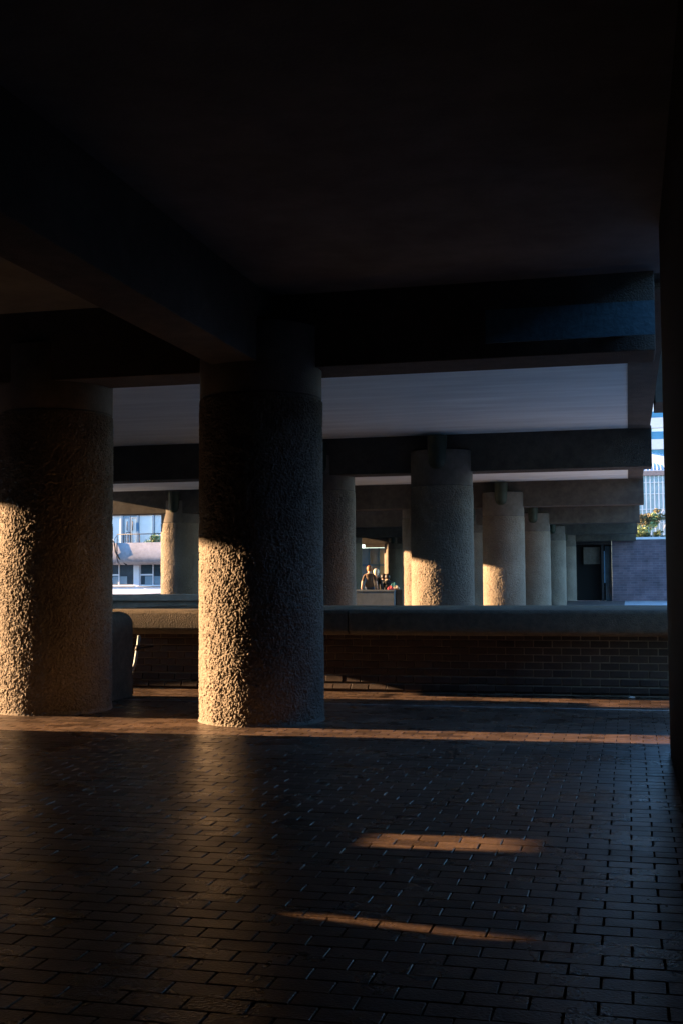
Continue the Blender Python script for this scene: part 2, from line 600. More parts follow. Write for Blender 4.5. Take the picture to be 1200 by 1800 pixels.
def column_mesh(name, nt_, nz, seed, r=RC):
    rng = np.random.default_rng(seed)
    dz, dt = ZCOL / nz, 2 * math.pi * r / nt_
    n0 = fft_noise(nz, nt_, .20, .15, dz, dt, rng, .5)
    n1 = fft_noise(nz, nt_, .115, .078, dz, dt, rng, .45)
    n4 = fft_noise(nz, nt_, .085, .060, dz, dt, rng, .45)
    n2 = fft_noise(nz, nt_, .028, .022, dz, dt, rng, .5)
    n3 = fft_noise(nz, nt_, .6, .5, dz, dt, rng, .4)
    pits = np.minimum(np.abs(n1), 1.2) + .8 * np.minimum(np.abs(n4), 1.1)
    h = .0105 * (pits - .95) * (1 + .25 * n0) + .0036 * n2 + .003 * n3
    h = np.clip(h, -.016, .013)
    zz = (np.arange(nz) + .0) * dz
    zz[-1] = ZCOL
    fade = np.clip((ZCOL - zz) / .02, 0, 1) * np.clip((zz + .01) / .05, .25, 1)
    h = h * fade[:, None]
    flare = .02 * np.clip(1 - zz / .06, 0, 1) ** 2
    th = np.arange(nt_) * 2 * math.pi / nt_
    rad = r + h + flare[:, None]
    co = np.stack([rad * np.cos(th)[None, :], rad * np.sin(th)[None, :], np.repeat(zz[:, None], nt_, 1)], -1).reshape(-1, 3)
    a = np.arange(nz - 1)[:, None] * nt_
    k = np.arange(nt_)[None, :]
    k2 = (k + 1) % nt_
    quads = np.stack([a + k, a + k2, a + nt_ + k2, a + nt_ + k], -1).reshape(-1, 4)
    me = bpy.data.meshes.new(name)
    me.vertices.add(len(co))
    me.vertices.foreach_set('co', co.ravel())
    me.loops.add(quads.size)
    me.loops.foreach_set('vertex_index', quads.ravel())
    me.polygons.add(len(quads))
    me.polygons.foreach_set('loop_start', np.arange(len(quads)) * 4)
    me.polygons.foreach_set('loop_total', np.full(len(quads), 4))
    me.polygons.foreach_set('use_smooth', np.ones(len(quads), dtype=bool))
    me.update()
    me.validate()
    me.materials.append(M['rough_concrete'])
    return me


def lathe(name, prof, n, m):
    bm = bmesh.new()
    rings = [[bm.verts.new((r * math.cos(2 * math.pi * k / n), r * math.sin(2 * math.pi * k / n), z)) for k in range(n)] for r, z in prof]
    for i in range(len(rings) - 1):
        for k in range(n):
            bm.faces.new((rings[i][k], rings[i][(k + 1) % n], rings[i + 1][(k + 1) % n], rings[i + 1][k]))
    bm.faces.new(rings[0][::-1])
    bm.faces.new(rings[-1])
    me = mesh_from_bm(bm, name)
    me.polygons.foreach_set('use_smooth', [len(p.vertices) == 4 for p in me.polygons])
    me.materials.append(M[m])
    return me


shaft_hi = column_mesh('column_shaft', 600, 520, 11)
shaft_lo = column_mesh('column_shaft_far', 400, 320, 12)
collar_me = lathe('collar', [(RC - .016, ZCOL - .005), (RC - .016, ZCOL + .012), (RC - .003, ZCOL + .014), (RC + .002, ZCOL + .02), (RC + .002, ZTOP - .04), (RC - .006, ZTOP - .03), (RC - .006, ZTOP - .028)], 72, 'smooth_concrete')
pad_me = lathe('gap_shade_disc', [(RC - .03, ZTOP - .028), (RC - .03, ZTOP + .006), (RC - .06, ZTOP + .008)], 48, 'black')  # black disc stands in for the shadow gap over the column

# dark green round-bottomed fitting on the beam face over a column
FW_, FH = .21, (ZS - .03) - 2.53 * U


def fitting_mesh():
    bm = bmesh.new()
    prof = []
    n = 14
    zs = [0.0, .05, .25, .5, .75, .88, .96, 1.0]
    rs = [1, 1, 1, 1, .98, .85, .6, .25]
    rings = []
    for t, q in zip(zs, rs):
        rings.append([bm.verts.new((FW_ * q * math.cos(math.pi + math.pi * k / n), FW_ * q * 1.1 * math.sin(math.pi + math.pi * k / n), -FH * t)) for k in range(n + 1)])
    for i in range(len(rings) - 1):
        for k in range(n):
            bm.faces.new((rings[i][k], rings[i][k + 1], rings[i + 1][k + 1], rings[i + 1][k]))
        bm.faces.new((rings[i][n], rings[i][0], rings[i + 1][0], rings[i + 1][n]))
    bm.faces.new(rings[0])
    bm.faces.new(rings[-1][::-1])
    return mesh_from_bm(bm, 'fitting', True)


fit_me = fitting_mesh()
fit_me.materials.append(M['green'])

ROWS = [(-2.554, 7.995, 'r'), (-4.346, 8.314, 'l'), (-9.97, 8.30, 'w'), (-11.8, 8.31, 'x')][:3]
ordn = ['first', 'second', 'third', 'fourth', 'fifth', 'sixth']
lab_r = ['massive hammered concrete column in front, sunlit on its left with its foot in the sun stripe',
         'nearest whole column standing behind the parapet, orange patch of sun at its foot',
         'second column behind the parapet in the right-hand row, sun on its lower left',
         'third column behind the parapet in the right-hand row',
         'fourth column behind the parapet in the right-hand row',
         'farthest column of the right-hand row beside the dark doorway']
lab_l = ['massive hammered concrete column cut by the left edge of the picture',
         'unlit column just right of the big front column, behind the parapet',
         'sunlit sliver of a column between the seated people and the large column',
         'column of the inner row hidden behind the third bay',
         'column of the inner row hidden behind the fourth bay',
         'last column of the inner row in the shade']
lab_w = ['column of the outer row beyond the left edge of the picture', 'outer row column hidden behind the front column pair',
         'fully sunlit pale column in the gap between the two front columns', 'outer row column hidden behind the big front column',
         'outer row column hidden behind the shaded column', 'pale far column rising behind the seated people']
for (cx, cy, row), labs in zip(ROWS, (lab_r, lab_l, lab_w)):
    for k in range(NB):
        if row == 'x' and k > 0:
            continue
        lb = labs[k] if labs else 'outermost column of the near beam line beyond the left edge'
        yc = cy * U + k * S
        t = thing('concrete_column', (cx * U, yc, 0), lb, 'column', 'round hammered concrete columns')
        near = k == 0 and row in 'rl'
        s_ = link('shaft', shaft_hi if near else shaft_lo, None, t)
        s_.rotation_euler.z = random.uniform(0, 6.28)
        link('collar', collar_me, None, t)
        link('gap_shade_disc', pad_me, None, t)
        if k > 0:
            fl = {'r': ['over the front column', 'over the nearest column behind the parapet', 'over the second column behind the parapet',
                        'over the third column behind the parapet', 'over the fourth column behind the parapet', 'over the farthest right-row column'],
                  'l': ['over the left edge column', 'over the unlit column beside the front column', 'over the sunlit sliver column',
                        'in the fourth bay of the inner row', 'in the fifth bay of the inner row', 'in the last bay of the inner row'],
                  'w': ['over the off-picture outer column', 'over the hidden outer column', 'over the fully sunlit pale column',
                        'in the fourth bay of the outer row', 'in the fifth bay of the outer row', 'over the far column behind the people']}[row][k]
            f = link('beam_fitting', fit_me, None)
            f.location = (cx * U, min(YN + k * S, yc - RC) + .10, ZS - .07)
            tag(f, 'dark green round-bottomed fitting on the beam ' + fl, 'fitting', 'green fittings on the beams')

# ------------------------------------------------------------------ parapet in front (brick base, rounded coping)
ZPT = (1 - .268) * U         # top of coping
ZPB = (1 - .485) * U         # underside
YP0 = 9.66 * U               # nose
YP1 = 10.17 * U              # brick face
pp = thing('parapet_wall', (-2 * U, YP1, 0), 'long planter parapet with rough rounded concrete coping over a brick base', 'wall')


def coping_profile():
    pts = []
    yb = YP1 + 1.15 * U
    H = ZPT - ZPB
    r1 = H * .42
    for a in range(9):
        t = math.pi * .5 * a / 8
        pts.append((YP0 + r1 * 1.2 * (1 - math.sin(t)) * 1.0, ZPT - r1 * (1 - math.cos(t)) * 1.0)) if False else None
    # clockwise from back bottom
    prof = [(yb, ZPB), (yb, ZPT)]
    r1 = .055
    for a in range(9):
        t = math.radians(90 + 90 * a / 8)
        prof.append((YP0 + .09 + .09 * math.cos(t), ZPT - r1 + r1 * math.sin(t)))
    r3 = .10
    for a in range(7):
        t = math.radians(180 + 90 * a / 6)
        prof.append((YP0 + .02 + r3 * 1.4 + r3 * 1.4 * math.cos(t), ZPB + r3 + r3 * math.sin(t)))
    return prof


cpz = coping_profile()
JX = -2.32 * U
prism_x('coping', cpz, -4.62 * U, JX - .008, 'coping', pp, True)
prism_x('coping', cpz, JX + .008, 3.2 * U, 'coping', pp, True)
box('core', -4.6 * U, 3.1 * U, YP1 + .03, YP1 + 1.05 * U, -.02, ZPB, 'wall_mortar', pp)
# bricks, lower courses kicked out towards the floor
BL, BH = .247, .0965
offy = world_loc(pp)
rb = random.Random(5)
bprotos = []
for k in range(6):
    bm = bmesh.new()
    hx, hz = BL / 2 - .006, BH / 2 - .006
    add_box(bm, -hx, hx, 0, .09, -hz, hz)
    for v_ in bm.verts:
        v_.co += Vector((rb.uniform(-.002, .002), rb.uniform(-.002, .002), rb.uniform(-.0015, .0015)))
    bmesh.ops.bevel(bm, geom=[e for e in bm.edges if all(v_.co.y < .04 for v_ in e.verts)], offset=.004, segments=1, affect='EDGES')
    me = mesh_from_bm(bm, 'brick')
    me.materials.append(M['wall_brick'])
    add_tone(me, [rb.random()] * len(me.polygons))
    bprotos.append(me)
kick = [.125, .065, .03, .01]
tiltk = [38, 24, 14, 6]
ncol = int((0.75 + 4.55) * U / BL)
for cno in range(8):
    kk = kick[cno] if cno < 4 else 0.0
    tl = math.radians(tiltk[cno]) if cno < 4 else 0
    for q in range(ncol):
        x = -4.55 * U + (q + .5 * (cno % 2)) * BL + rb.gauss(0, .002)
        o = bpy.data.objects.new('brick', rb.choice(bprotos))
        col.objects.link(o)
        o.parent = pp
        o.location = Vector((x, YP1 - kk + rb.gauss(0, .0025), .035 + (cno + .5) * BH - (.008 if cno < 2 else 0))) - offy
        o.rotation_euler = (-tl, 0, rb.gauss(0, .006))
bm = bmesh.new()
prof = [(YP1 + .06, -.02), (YP1 - .115, -.02), (YP1 - .108, .03), (YP1 - .050, .115), (YP1 - .015, .215), (YP1 + .002, .33), (YP1 + .010, .45), (YP1 + .010, ZPB - .002), (YP1 + .06, ZPB - .002)]
bm.free()
prism_x('mortar_bed', prof, -4.58 * U, 3.05 * U, 'wall_mortar', pp)

# stub of parapet at the left, beside the cut-off column
st = thing('parapet_stub', (-4.45 * U, 9.2 * U, 0), 'short bluish concrete parapet end with rounded top between the two front columns', 'wall')
bm = bmesh.new()
add_box(bm, -4.78 * U, -4.16 * U, 8.75 * U, 9.38 * U, -.01, ZPT)
bmesh.ops.translate(bm, verts=bm.verts, vec=-world_loc(st))
ed = [e for e in bm.edges if all(v_.co.z > .5 for v_ in e.verts)]
bmesh.ops.bevel(bm, geom=ed, offset=.17, segments=8, affect='EDGES', profile=.5)
o = link('coping_block', mesh_from_bm(bm, 'coping_block', False), 'coping', st)

# bent steel rail by the stub
hr = thing('handrail', (-4.2 * U, 9.5 * U, 0), 'short bent steel handrail shining in the dark gap between the front columns', 'handrail')
ptsr = [(px * U, 9.55 * U, pz * U) for (px, pz) in ((-4.176, 0.511), (-4.184, 0.437), (-4.197, 0.367), (-4.213, 0.272), (-4.226, 0.222), (-4.244, 0.173))]
tube('rail', ptsr, .021, 'steel', hr, 10)
tube('clamp', [Vector(ptsr[1]) + Vector((.002, 0, -.02)), Vector(ptsr[2]) + Vector((-.002, 0, .02))], .03, 'dark_metal', hr, 10)
tube('post', [ptsr[-1], (ptsr[-1][0], ptsr[-1][1] + .01, 0.0)], .018, 'dark_metal', hr, 10)
tube('bracket', [Vector(ptsr[1]) + Vector((0, .01, -.06)), Vector(ptsr[1]) + Vector((0, .5, -.06))], .012, 'dark_metal', hr, 8)

# litter at the foot of the parapet
bm = bmesh.new()
bmesh.ops.create_icosphere(bm, subdivisions=2, radius=.028)
for v_ in bm.verts:
    v_.co *= random.uniform(.65, 1.2)
    v_.co.z *= .55
    v_.co.x *= 1.5
o = link('paper_scrap', mesh_from_bm(bm, 'paper_scrap'), 'litter')
o.location = (0.01 * U, 9.93 * U, .016)
tag(o, 'small white scrap of crumpled paper at the foot of the brick parapet', 'litter')

# second parapet across the court, left
p2 = thing('far_parapet', (-10 * U, 23 * U, 0), 'plain brownish concrete parapet seen between the two front columns', 'wall')
box('base', -12.5 * U, -7.3 * U, 23.02 * U, 23.35 * U, -.02, .55 * U, 'tan_concrete', p2, .01)
box('coping', -12.5 * U, -7.3 * U, 22.95 * U, 23.42 * U, .55 * U, .69 * U, 'tan_concrete', p2, .02)

# ------------------------------------------------------------------ blue panel set before the beam face at the right
sg = thing('blue_beam_panel', (-.3 * U, 7.72 * U, 2.567 * U), 'long dark blue panel fixed across the beam at the upper right', 'beam_panel')
SZ0, SZ1 = 2.567 * U, 2.790 * U
box('panel', -0.896 * U, .20 * U, 7.72 * U, 7.72 * U + .03, SZ0, SZ1, 'beam_panel', sg)
for xx in (-.7, .0):
    box('bracket', xx * U, xx * U + .06, 7.72 * U + .031, 7.908 * U, SZ0 + .08, SZ1 - .08, 'black', sg)

# ------------------------------------------------------------------ planter with people
YPL = 27.0
pl = thing('concrete_planter', (-5.74 * U, YPL * U, 0), 'blue-grey concrete plinth behind the parapet on which people sit', 'planter')
box('body', -6.32 * U, -5.36 * U, YPL * U, (YPL + .62) * U, -.02, .68 * U, 'plinth', pl, .015)
box('rim', -6.34 * U, -5.35 * U, (YPL - .01) * U, (YPL + .63) * U, .68 * U, .724 * U, 'plinth', pl, .012)
box('side_block', -5.345 * U, -5.19 * U, (YPL + .15) * U, (YPL + .6) * U, -.02, .735 * U, 'smooth_concrete', pl, .012)


def skin_body(joints, edges, root, mats, rule):
    me = bpy.data.meshes.new('tmp')
    me.from_pydata([j[0] for j in joints], [], [])
    me.edges.add(len(edges))
    me.edges.foreach_set('vertices', [i for e in edges for i in e])
    me.update()
    o = bpy.data.objects.new('tmp', me)
    col.objects.link(o)
    md = o.modifiers.new('s', 'SKIN')
    for i, j in enumerate(joints):
        sv = me.skin_vertices[0].data[i]
        sv.radius = j[1] if hasattr(j[1], '__len__') else (j[1], j[1])
        sv.use_root = i == root
    md2 = o.modifiers.new('d', 'SUBSURF')
    md2.levels = md2.render_levels = 2
    dg = bpy.context.evaluated_depsgraph_get()
    dg.update()
    res = bpy.data.meshes.new_from_object(o.evaluated_get(dg))
    bpy.data.objects.remove(o)
    res.materials.clear()
    for m_ in mats:
        res.materials.append(M[m_])
    for p in res.polygons:
        p.material_index = rule(p.center)
        p.use_smooth = True
    return res


def person(loc, rotz, lean, shirt, hair, label, seated=True, sleeve='short', scale=1.0, headturn=0.0, headdrop=0.0, cut=.045):
    """faces +y locally; origin at the seat (seated) or at the feet (standing)"""
    hz = 0.0 if seated else .90
    L = lean
    J = [((0, 0, hz + .10), (.165, .12)),            # 0 pelvis
         ((0, .02 + L * .08, hz + .28), (.145, .105)),
         ((0, .02 + L * .22, hz + .45), (.165, .115)),  # 2 chest
         ((0, .02 + L * .32, hz + .555), (.11, .085)),   # 3 upper chest
         ((0, .03 + L * .38, hz + .635 - headdrop * .4), .055),             # 4 neck
         ((headturn * .01, .05 + L * .44, hz + .72 - headdrop), (.075, .085)),    # 5 head low
         ((headturn * .015, .06 + L * .46, hz + .80 - headdrop), (.078, .092)),   # 6 head mid
         ((headturn * .015, .06 + L * .46, hz + .86 - headdrop), (.055, .065))]   # 7 crown
    E = [(0, 1), (1, 2), (2, 3), (3, 4), (4, 5), (5, 6), (6, 7)]
    for s in (-1, 1):
        b = len(J)
        if seated:
            J += [((s * .175, .02 + L * .3, hz + .53), .066), ((s * .245, -.04 + L * .2, hz + .31), .05),
                  ((s * .285, .02, hz + .08), .036), ((s * .29, .07, hz + .035), (.04, .022)), ((s * .29, .13, hz + .03), (.03, .016))]
        else:
            J += [((s * .175, .02 + L * .3, hz + .53), .066), ((s * .235, .0 + L * .2, hz + .28), .05),
                  ((s * .21, .16 + L * .1, hz + .10), .036), ((s * .20, .22, hz + .07), (.04, .022)), ((s * .195, .28, hz + .05), (.03, .016))]
        E += [(3, b), (b, b + 1), (b + 1, b + 2), (b + 2, b + 3), (b + 3, b + 4)]
    for s in (-1, 1):
        b = len(J)
        if seated:
            J += [((s * .10, .10, .085), .088), ((s * .11, .45, .09), .066), ((s * .11, .48, -.32), .046), ((s * .115, .60, -.38), (.045, .03))]
        else:
            J += [((s * .10, 0, .80), .088), ((s * .11, .02, .47), .064), ((s * .11, -.01, .08), .044), ((s * .115, .12, .035), (.045, .03))]
        E += [(0, b), (b, b + 1), (b + 1, b + 2), (b + 2, b + 3)]

    def rule(c):
        if c.z > hz + .60 - headdrop * .4 and abs(c.x) < .13:
            return 0 if cut > .08 and c.z < hz + .68 - headdrop else 1
        if abs(c.x) > .20 and hz < c.z + .02:
            lim = .33 if sleeve == 'short' else .09
            if c.z < hz + lim and abs(c.x) > .215:
                return 1
        if c.z < hz + .11 and not (abs(c.x) > .2 and c.z > hz - .05 and seated):
            return 2
        return 0
    me = skin_body(J, E, 0, [shirt, 'skin', 'denim'], rule)
    me.name = 'person'
    o = link('person', me)
    o.location = loc
    o.rotation_euler.z = rotz
    o.scale = (scale,) * 3
    tag(o, label, 'person')
    # hair cap
    bm = bmesh.new()
    bmesh.ops.create_uvsphere(bm, u_segments=20, v_segments=14, radius=1)
    hc = Vector((headturn * .015, .045 + L * .46, hz + .805 - headdrop))
    for v_ in bm.verts:
        k = 1 + .05 * math.sin(v_.co.x * 9 + v_.co.z * 7) * math.cos(v_.co.y * 8)
        v_.co = Vector((v_.co.x * .104 * k, v_.co.y * .116 * k, v_.co.z * (.112 if v_.co.z > 0 else .15) * k))
    geom = [f for f in bm.faces if (f.calc_center_median().y > cut and f.calc_center_median().z < .045) or f.calc_center_median().z < -.12]
    bmesh.ops.delete(bm, geom=geom, context='FACES')
    bmesh.ops.translate(bm, verts=bm.verts, vec=hc)
    link('hair', mesh_from_bm(bm, 'hair', True), hair, o)
    # ears and nose
    for s in (-1, 1):
        bm = bmesh.new()
        mt = Matrix.Translation(hc + Vector((s * .092, .02, -.045))) @ Matrix.Diagonal((.4, .8, 1.2, 1))
        bmesh.ops.create_icosphere(bm, subdivisions=2, radius=.026, matrix=mt)
        link('ear', mesh_from_bm(bm, 'ear', True), 'skin', o)
    return o


person((-.2206 * 27.40 * U, 27.40 * U, .724 * U), math.radians(8), .15, 'brown_shirt', 'red_hair',
       'person with red hair in a brown short-sleeved shirt sitting on the plinth, back turned', True, 'short', 1.0)
person((-.2152 * 27.98 * U, 27.98 * U, 0), math.radians(-10), .1, 'black_coat', 'pale_hair',
       'person with very pale hair in a dark top behind the red-haired one', False, 'long', 1.06)
person((-.2112 * 28.25 * U, 28.25 * U, 0), math.radians(-25), .45, 'black_coat', 'dark_hair',
       'stooping dark-haired person in black, third from the left behind the plinth', False, 'long', .97, 0, .03, .09)
person((-.2036 * 28.10 * U, 28.10 * U, 0), math.radians(20), .4, 'black_coat', 'dark_hair',
       'dark-haired person in black, rightmost of the group behind the plinth', False, 'long', .96, 0, .02, .09)


def bag(name, loc, size, m, label, seed):
    rg = random.Random(seed)
    bm = bmesh.new()
    bmesh.ops.create_cube(bm, size=1)
    bmesh.ops.subdivide_edges(bm, edges=list(bm.edges), cuts=5, use_grid_fill=True)
    for v_ in bm.verts:
        c = v_.co
        top = (c.z + .5)
        k = 1 - .45 * top ** 2
        bul = 1 + .25 * (1 - (2 * c.z) ** 2)
        v_.co = Vector((c.x * size[0] * k * bul + rg.uniform(-.008, .008), c.y * size[1] * k * bul + rg.uniform(-.008, .008),
                        top * size[2] + .03 * math.sin(c.x * 7) * top))
    bmesh.ops.smooth_vert(bm, verts=bm.verts, factor=.5, use_axis_x=True, use_axis_y=True, use_axis_z=False)
    t = thing(name, loc, label, 'bag')
    link('sack', mesh_from_bm(bm, 'sack', True), m, t)
    bm = bmesh.new()
    tube_mesh(bm, [(-size[0] * .2, 0, size[2] * .9), (-size[0] * .15, 0, size[2] * 1.15), (0, 0, size[2] * 1.25),
                   (size[0] * .15, 0, size[2] * 1.15), (size[0] * .2, 0, size[2] * .9)], .012, 8)
    link('strap', mesh_from_bm(bm, 'strap', True), m, t)
    return t


bag('shoulder_bag', (-.1995 * 27.3 * U, 27.42 * U, .725 * U), (.22, .16, .25), 'teal', 'teal cloth bag at the right end of the plinth', 1)
bag('shoulder_bag', (-.2010 * 27.2 * U, 27.12 * U, .725 * U), (.2, .14, .12), 'pink', 'small red-pink cloth bundle lying on the plinth', 2)
bag('shoulder_bag', (-.1968 * 27.3 * U, 27.35 * U, .736 * U), (.2, .16, .11), 'beige_bag', 'beige cloth bundle on the side block of the plinth', 3)

# ------------------------------------------------------------------ end of the terrace: brick wall, doorway, shade
ew = thing('end_wall', (-.2 * U, YEND, 0), 'purple-brown brick wall with pale capping at the far right end', 'wall')
box('brickwork', -.66 * U, 9 * U, YEND, YEND + .5, -.02, 2.56 * U, 'far_brick', ew)
box('capping', -.66 * U, 9 * U, YEND - .06, YEND + .6, 2.56 * U + .002, 2.66 * U, 'white', ew, .01)
box('soldier_band', -.66 * U, 9 * U, YEND - .012, YEND + .1, 2.42 * U, 2.555 * U, 'far_brick', ew)
dw = thing('doorway', (-1.4 * U, YEND, 0), 'dark doorway with a small lit window pane at the end of the column row', 'doorway')
box('recess_shade', -2.3 * U, -.67 * U, YEND + .9, YEND + 1.0, -.02, ZS, 'black', dw)  # black sheet stands in for the doorway's deep shade
box('reveal', -2.35 * U, -2.2 * U, YEND, YEND + .9, -.02, ZS, 'dark_wall', dw)
box('lintel', -2.2 * U, -.67 * U, YEND + .02, YEND + .9, 2.38 * U, ZS, 'dark_wall', dw)
box('window', -1.84 * U, -1.15 * U, YEND + .60, YEND + .66, 1.55 * U, 2.27 * U, 'smooth_concrete', dw)
box('door_post', -1.10 * U, -1.0 * U, YEND + .2, YEND + .35, -.02, 2.38 * U, 'dark_metal', dw)
box('door_frame', -.99 * U, -.95 * U, YEND + .3, YEND + .36, .75 * U, 2.1 * U, 'blue_frame', dw)
box('door_leaf', -.94 * U, -.68 * U, YEND + .4, YEND + .46, -.02, 2.3 * U, 'dark_pane', dw)
# rear wall of the terrace left of the doorway
rw = thing('rear_wall', (-8 * U, YEND + .2, 0), 'dim rear wall with blue-framed glazing behind the seated people', 'wall')
box('wall_panel', -10.2 * U, -2.36 * U, YEND + .1, YEND + .5, -.02, ZS, 'concrete', rw)
box('wall_panel', -12.6 * U, -11.75 * U, YEND + .1, YEND + .5, -.02, ZS, 'concrete', rw)
box('glass', -11.75 * U, -10.2 * U, YEND + .3, YEND + .36, -.02, 2.35 * U, 'grey_pane', rw)
for xx in (-11.7, -11.2, -10.75, -10.25):
    box('mullion', xx * U, (xx + .06) * U, YEND + .2, YEND + .3, -.02, 2.35 * U, 'blue_frame', rw)
box('transom', -11.75 * U, -10.2 * U, YEND + .2, YEND + .29, 1.55 * U, 1.63 * U, 'blue_frame', rw)
box('pale_panel', -11.35 * U, -10.3 * U, YEND + .12, YEND + .2, 2.36 * U, 2.62 * U, 'smooth_concrete', rw)

# ------------------------------------------------------------------ white building across the court (left)
YW = 40.0


def wpt(px, py, Y=YW):
    v_ = fw + (px - 600) / CAM_F * r2 - (py - 900) / CAM_F * u2
    t = Y * U / v_.y
    return v_.x * t, U + v_.z * t


wb = thing('white_building', (wpt(275, 1000)[0], YW * U, 0), 'white building with blue glazed doors and a rounded concrete balcony across the court', 'building')


def wbox(name, px0, px1, py0, py1, d0, d1, m, parent=wb, bevel=0.0):
    xa, zb = wpt(px0, py1)
    xb, za = wpt(px1, py0)
    return box(name, xa, xb, YW * U + d0, YW * U + d1, zb, za, m, parent, bevel)


XA, XB = wpt(60, 1000)[0], wpt(430, 1000)[0]
z_bal0, z_bal1 = wpt(235, 993)[1], wpt(235, 955)[1]
z_w0, z_w1 = wpt(235, 1030)[1], wpt(235, 993)[1]
z_top = wpt(235, 860)[1]
# lower wall around the windows
wins = [(170, 234, 206), (244, 306, 268), (316, 372, 345)]
box('lower_wall', XA, XB, YW * U, YW * U + .3, -6.0, z_w0, 'white', wb)
edges_px = [60, 170, 234, 244, 306, 316, 372, 430]
for a, b in ((60, 170), (234, 244), (306, 316), (372, 430)):
    box('wall_pier', wpt(a, 1000)[0], wpt(b, 1000)[0], YW * U, YW * U + .3, z_w0 + .002, z_w1 + .1, 'white', wb)
for a, b, mpx in wins:
    xa, xb, xm = wpt(a, 1000)[0], wpt(b, 1000)[0], wpt(mpx, 1000)[0]
    wn = box('window', xa + .002, xb - .002, YW * U + .16, YW * U + .18, z_w0 + .002, z_w1 + .08, 'dark_pane', wb)
    box('frame', xa, xb, YW * U + .08, YW * U + .15, z_w0 + .003, z_w0 + .07, 'white', wn)
    box('sill', xa - .06, xb + .06, YW * U - .07, YW * U - .003, z_w0 - .06, z_w0 - .01, 'pale_concrete', wn)
    box('mullion', xm - .03, xm + .03, YW * U + .08, YW * U + .15, z_w0 + .072, z_w1 + .08, 'white', wn)
    box('frame', xa + .003, xa + .05, YW * U + .08, YW * U + .15, z_w0 + .072, z_w1 + .08, 'white', wn)
    box('frame', xb - .05, xb - .003, YW * U + .08, YW * U + .15, z_w0 + .072, z_w1 + .08, 'white', wn)
    box('transom', xa + .052, xm - .032, YW * U + .09, YW * U + .14, wpt(200, 1012)[1], wpt(200, 1010)[1] + .02, 'white', wn)
    box('blind', xa + .3, xb - .5, YW * U + .155, YW * U + .158, z_w0 + .1, z_w0 + .55, 'grey_pane', wn)


def balcony(xa, xb, name='balcony'):
    prof = []
    Hh = z_bal1 - z_bal0
    y0 = YW * U - 1.1
    prof += [(YW * U - .01, z_bal0 + .005), (YW * U - .01, z_bal1 - .25), (y0 + .25, z_bal1 - .25), (y0 + .25, z_bal1), (y0, z_bal1)]
    for a in range(9):
        t = math.radians(180 + 90 * a / 8)
        prof.append((y0 + .55 + .55 * math.cos(t), z_bal0 + .45 + .45 * math.sin(t)))
    return prism_x(name, prof, xa, xb, 'pale_concrete', wb, True)


jx = wpt(221, 970)[0]
balcony(XA, jx - .05)
balcony(jx + .03, XB)
tube('downpipe', [(wpt(216, 950)[0], YW * U - 1.16, z_bal1 + .1), (wpt(219, 970)[0], YW * U - 1.18, z_bal1 - .5), (wpt(224, 983)[0], YW * U - 1.10, z_bal1 - .85),
                  (wpt(233, 993)[0], YW * U - .75, z_bal0 - .02)], .045, 'dark_metal', wb, 8)
# upper glazing
box('upper_wall', XA, XB, YW * U + .2, YW * U + .5, z_bal0 - .1, z_top + 6, 'white', wb)
zt = wpt(235, 906)[1]
zb_ = z_bal1 - .25
for a, b, kind in ((150, 180, 'p'), (182, 211, 'p'), (214, 227, 'd'), (228, 240, 'd'), (243, 268, 'p'), (271, 300, 'p'), (303, 330, 'p'), (333, 360, 'p')):
    xa, xb = wpt(a, 930)[0], wpt(b, 930)[0]
    pn = box('door' if kind == 'd' else 'window', xa, xb, YW * U + .10, YW * U + .14, zb_, zt, 'pale_pane', wb)
    if kind == 'd':
        for (u0, u1) in ((xa, xa + .09), (xb - .09, xb)):
            box('stile', u0, u1, YW * U + .05, YW * U + .098, zb_, zt, 'grey_pane', pn)
        box('rail', xa + .092, xb - .092, YW * U + .05, YW * U + .098, zt - .15, zt, 'grey_pane', pn)
        hx = xb - .16 if b == 227 else xa + .16
        tube('handle', [(hx, YW * U - .0, zb_ + 1.0), (hx, YW * U - .02, zb_ + 1.02), (hx, YW * U - .02, zb_ + 1.5), (hx, YW * U - .0, zb_ + 1.52)], .025, 'dark_metal', pn, 8)
for a in (181, 212.5, 241.5, 269.5, 301.5, 331.5):
    xm = wpt(a, 930)[0]
    box('mullion', xm - .055, xm + .055, YW * U, YW * U + .098, zb_, zt, 'blue_frame', wb)
box('head_frame', XA, XB, YW * U - .005, YW * U + .095, zt + .002, zt + .14, 'blue_frame', wb)
wg = box('unseen_sun_blocker', -27 * U, -23 * U, 29.5 * U, 36.5 * U, -6, 9.5, 'pale_concrete', wb)  # unseen block added to keep sun off the far columns
# railing
rz = wpt(240, 940)[1]
for a, b in ((219, 330),):
    tube('railing', [(wpt(a, 940)[0], YW * U - .95, rz), (wpt(b, 940)[0], YW * U - .95, rz)], .025, 'dark_metal', wb, 8)
for a in (219, 230, 237, 239, 259, 280, 300):
    tube('railing_post', [(wpt(a, 940)[0], YW * U - .95, rz), (wpt(a, 940)[0], YW * U - .95, z_bal1 - .2)], .02, 'dark_metal', wb, 8)
for a in (196, 233):
    pts = []
    for k in range(9):
        t = math.pi * k / 8
        pts.append((wpt(a + 5, 940)[0] - .16 * math.cos(t), YW * U - .9, rz + .02 + .1 * math.sin(t)))
    pts = [(pts[0][0], pts[0][1], z_bal1 - .2)] + pts + [(pts[-1][0], pts[-1][1], z_bal1 - .2)]
    tube('hoop', pts, .022, 'dark_metal', wb, 8)
tube('brace', [(wpt(209, 955)[0], YW * U - 1.0, z_bal1 + .02), (wpt(219.5, 944)[0], YW * U - 1.0, rz - .05)], .03, 'grey_pane', wb, 8)


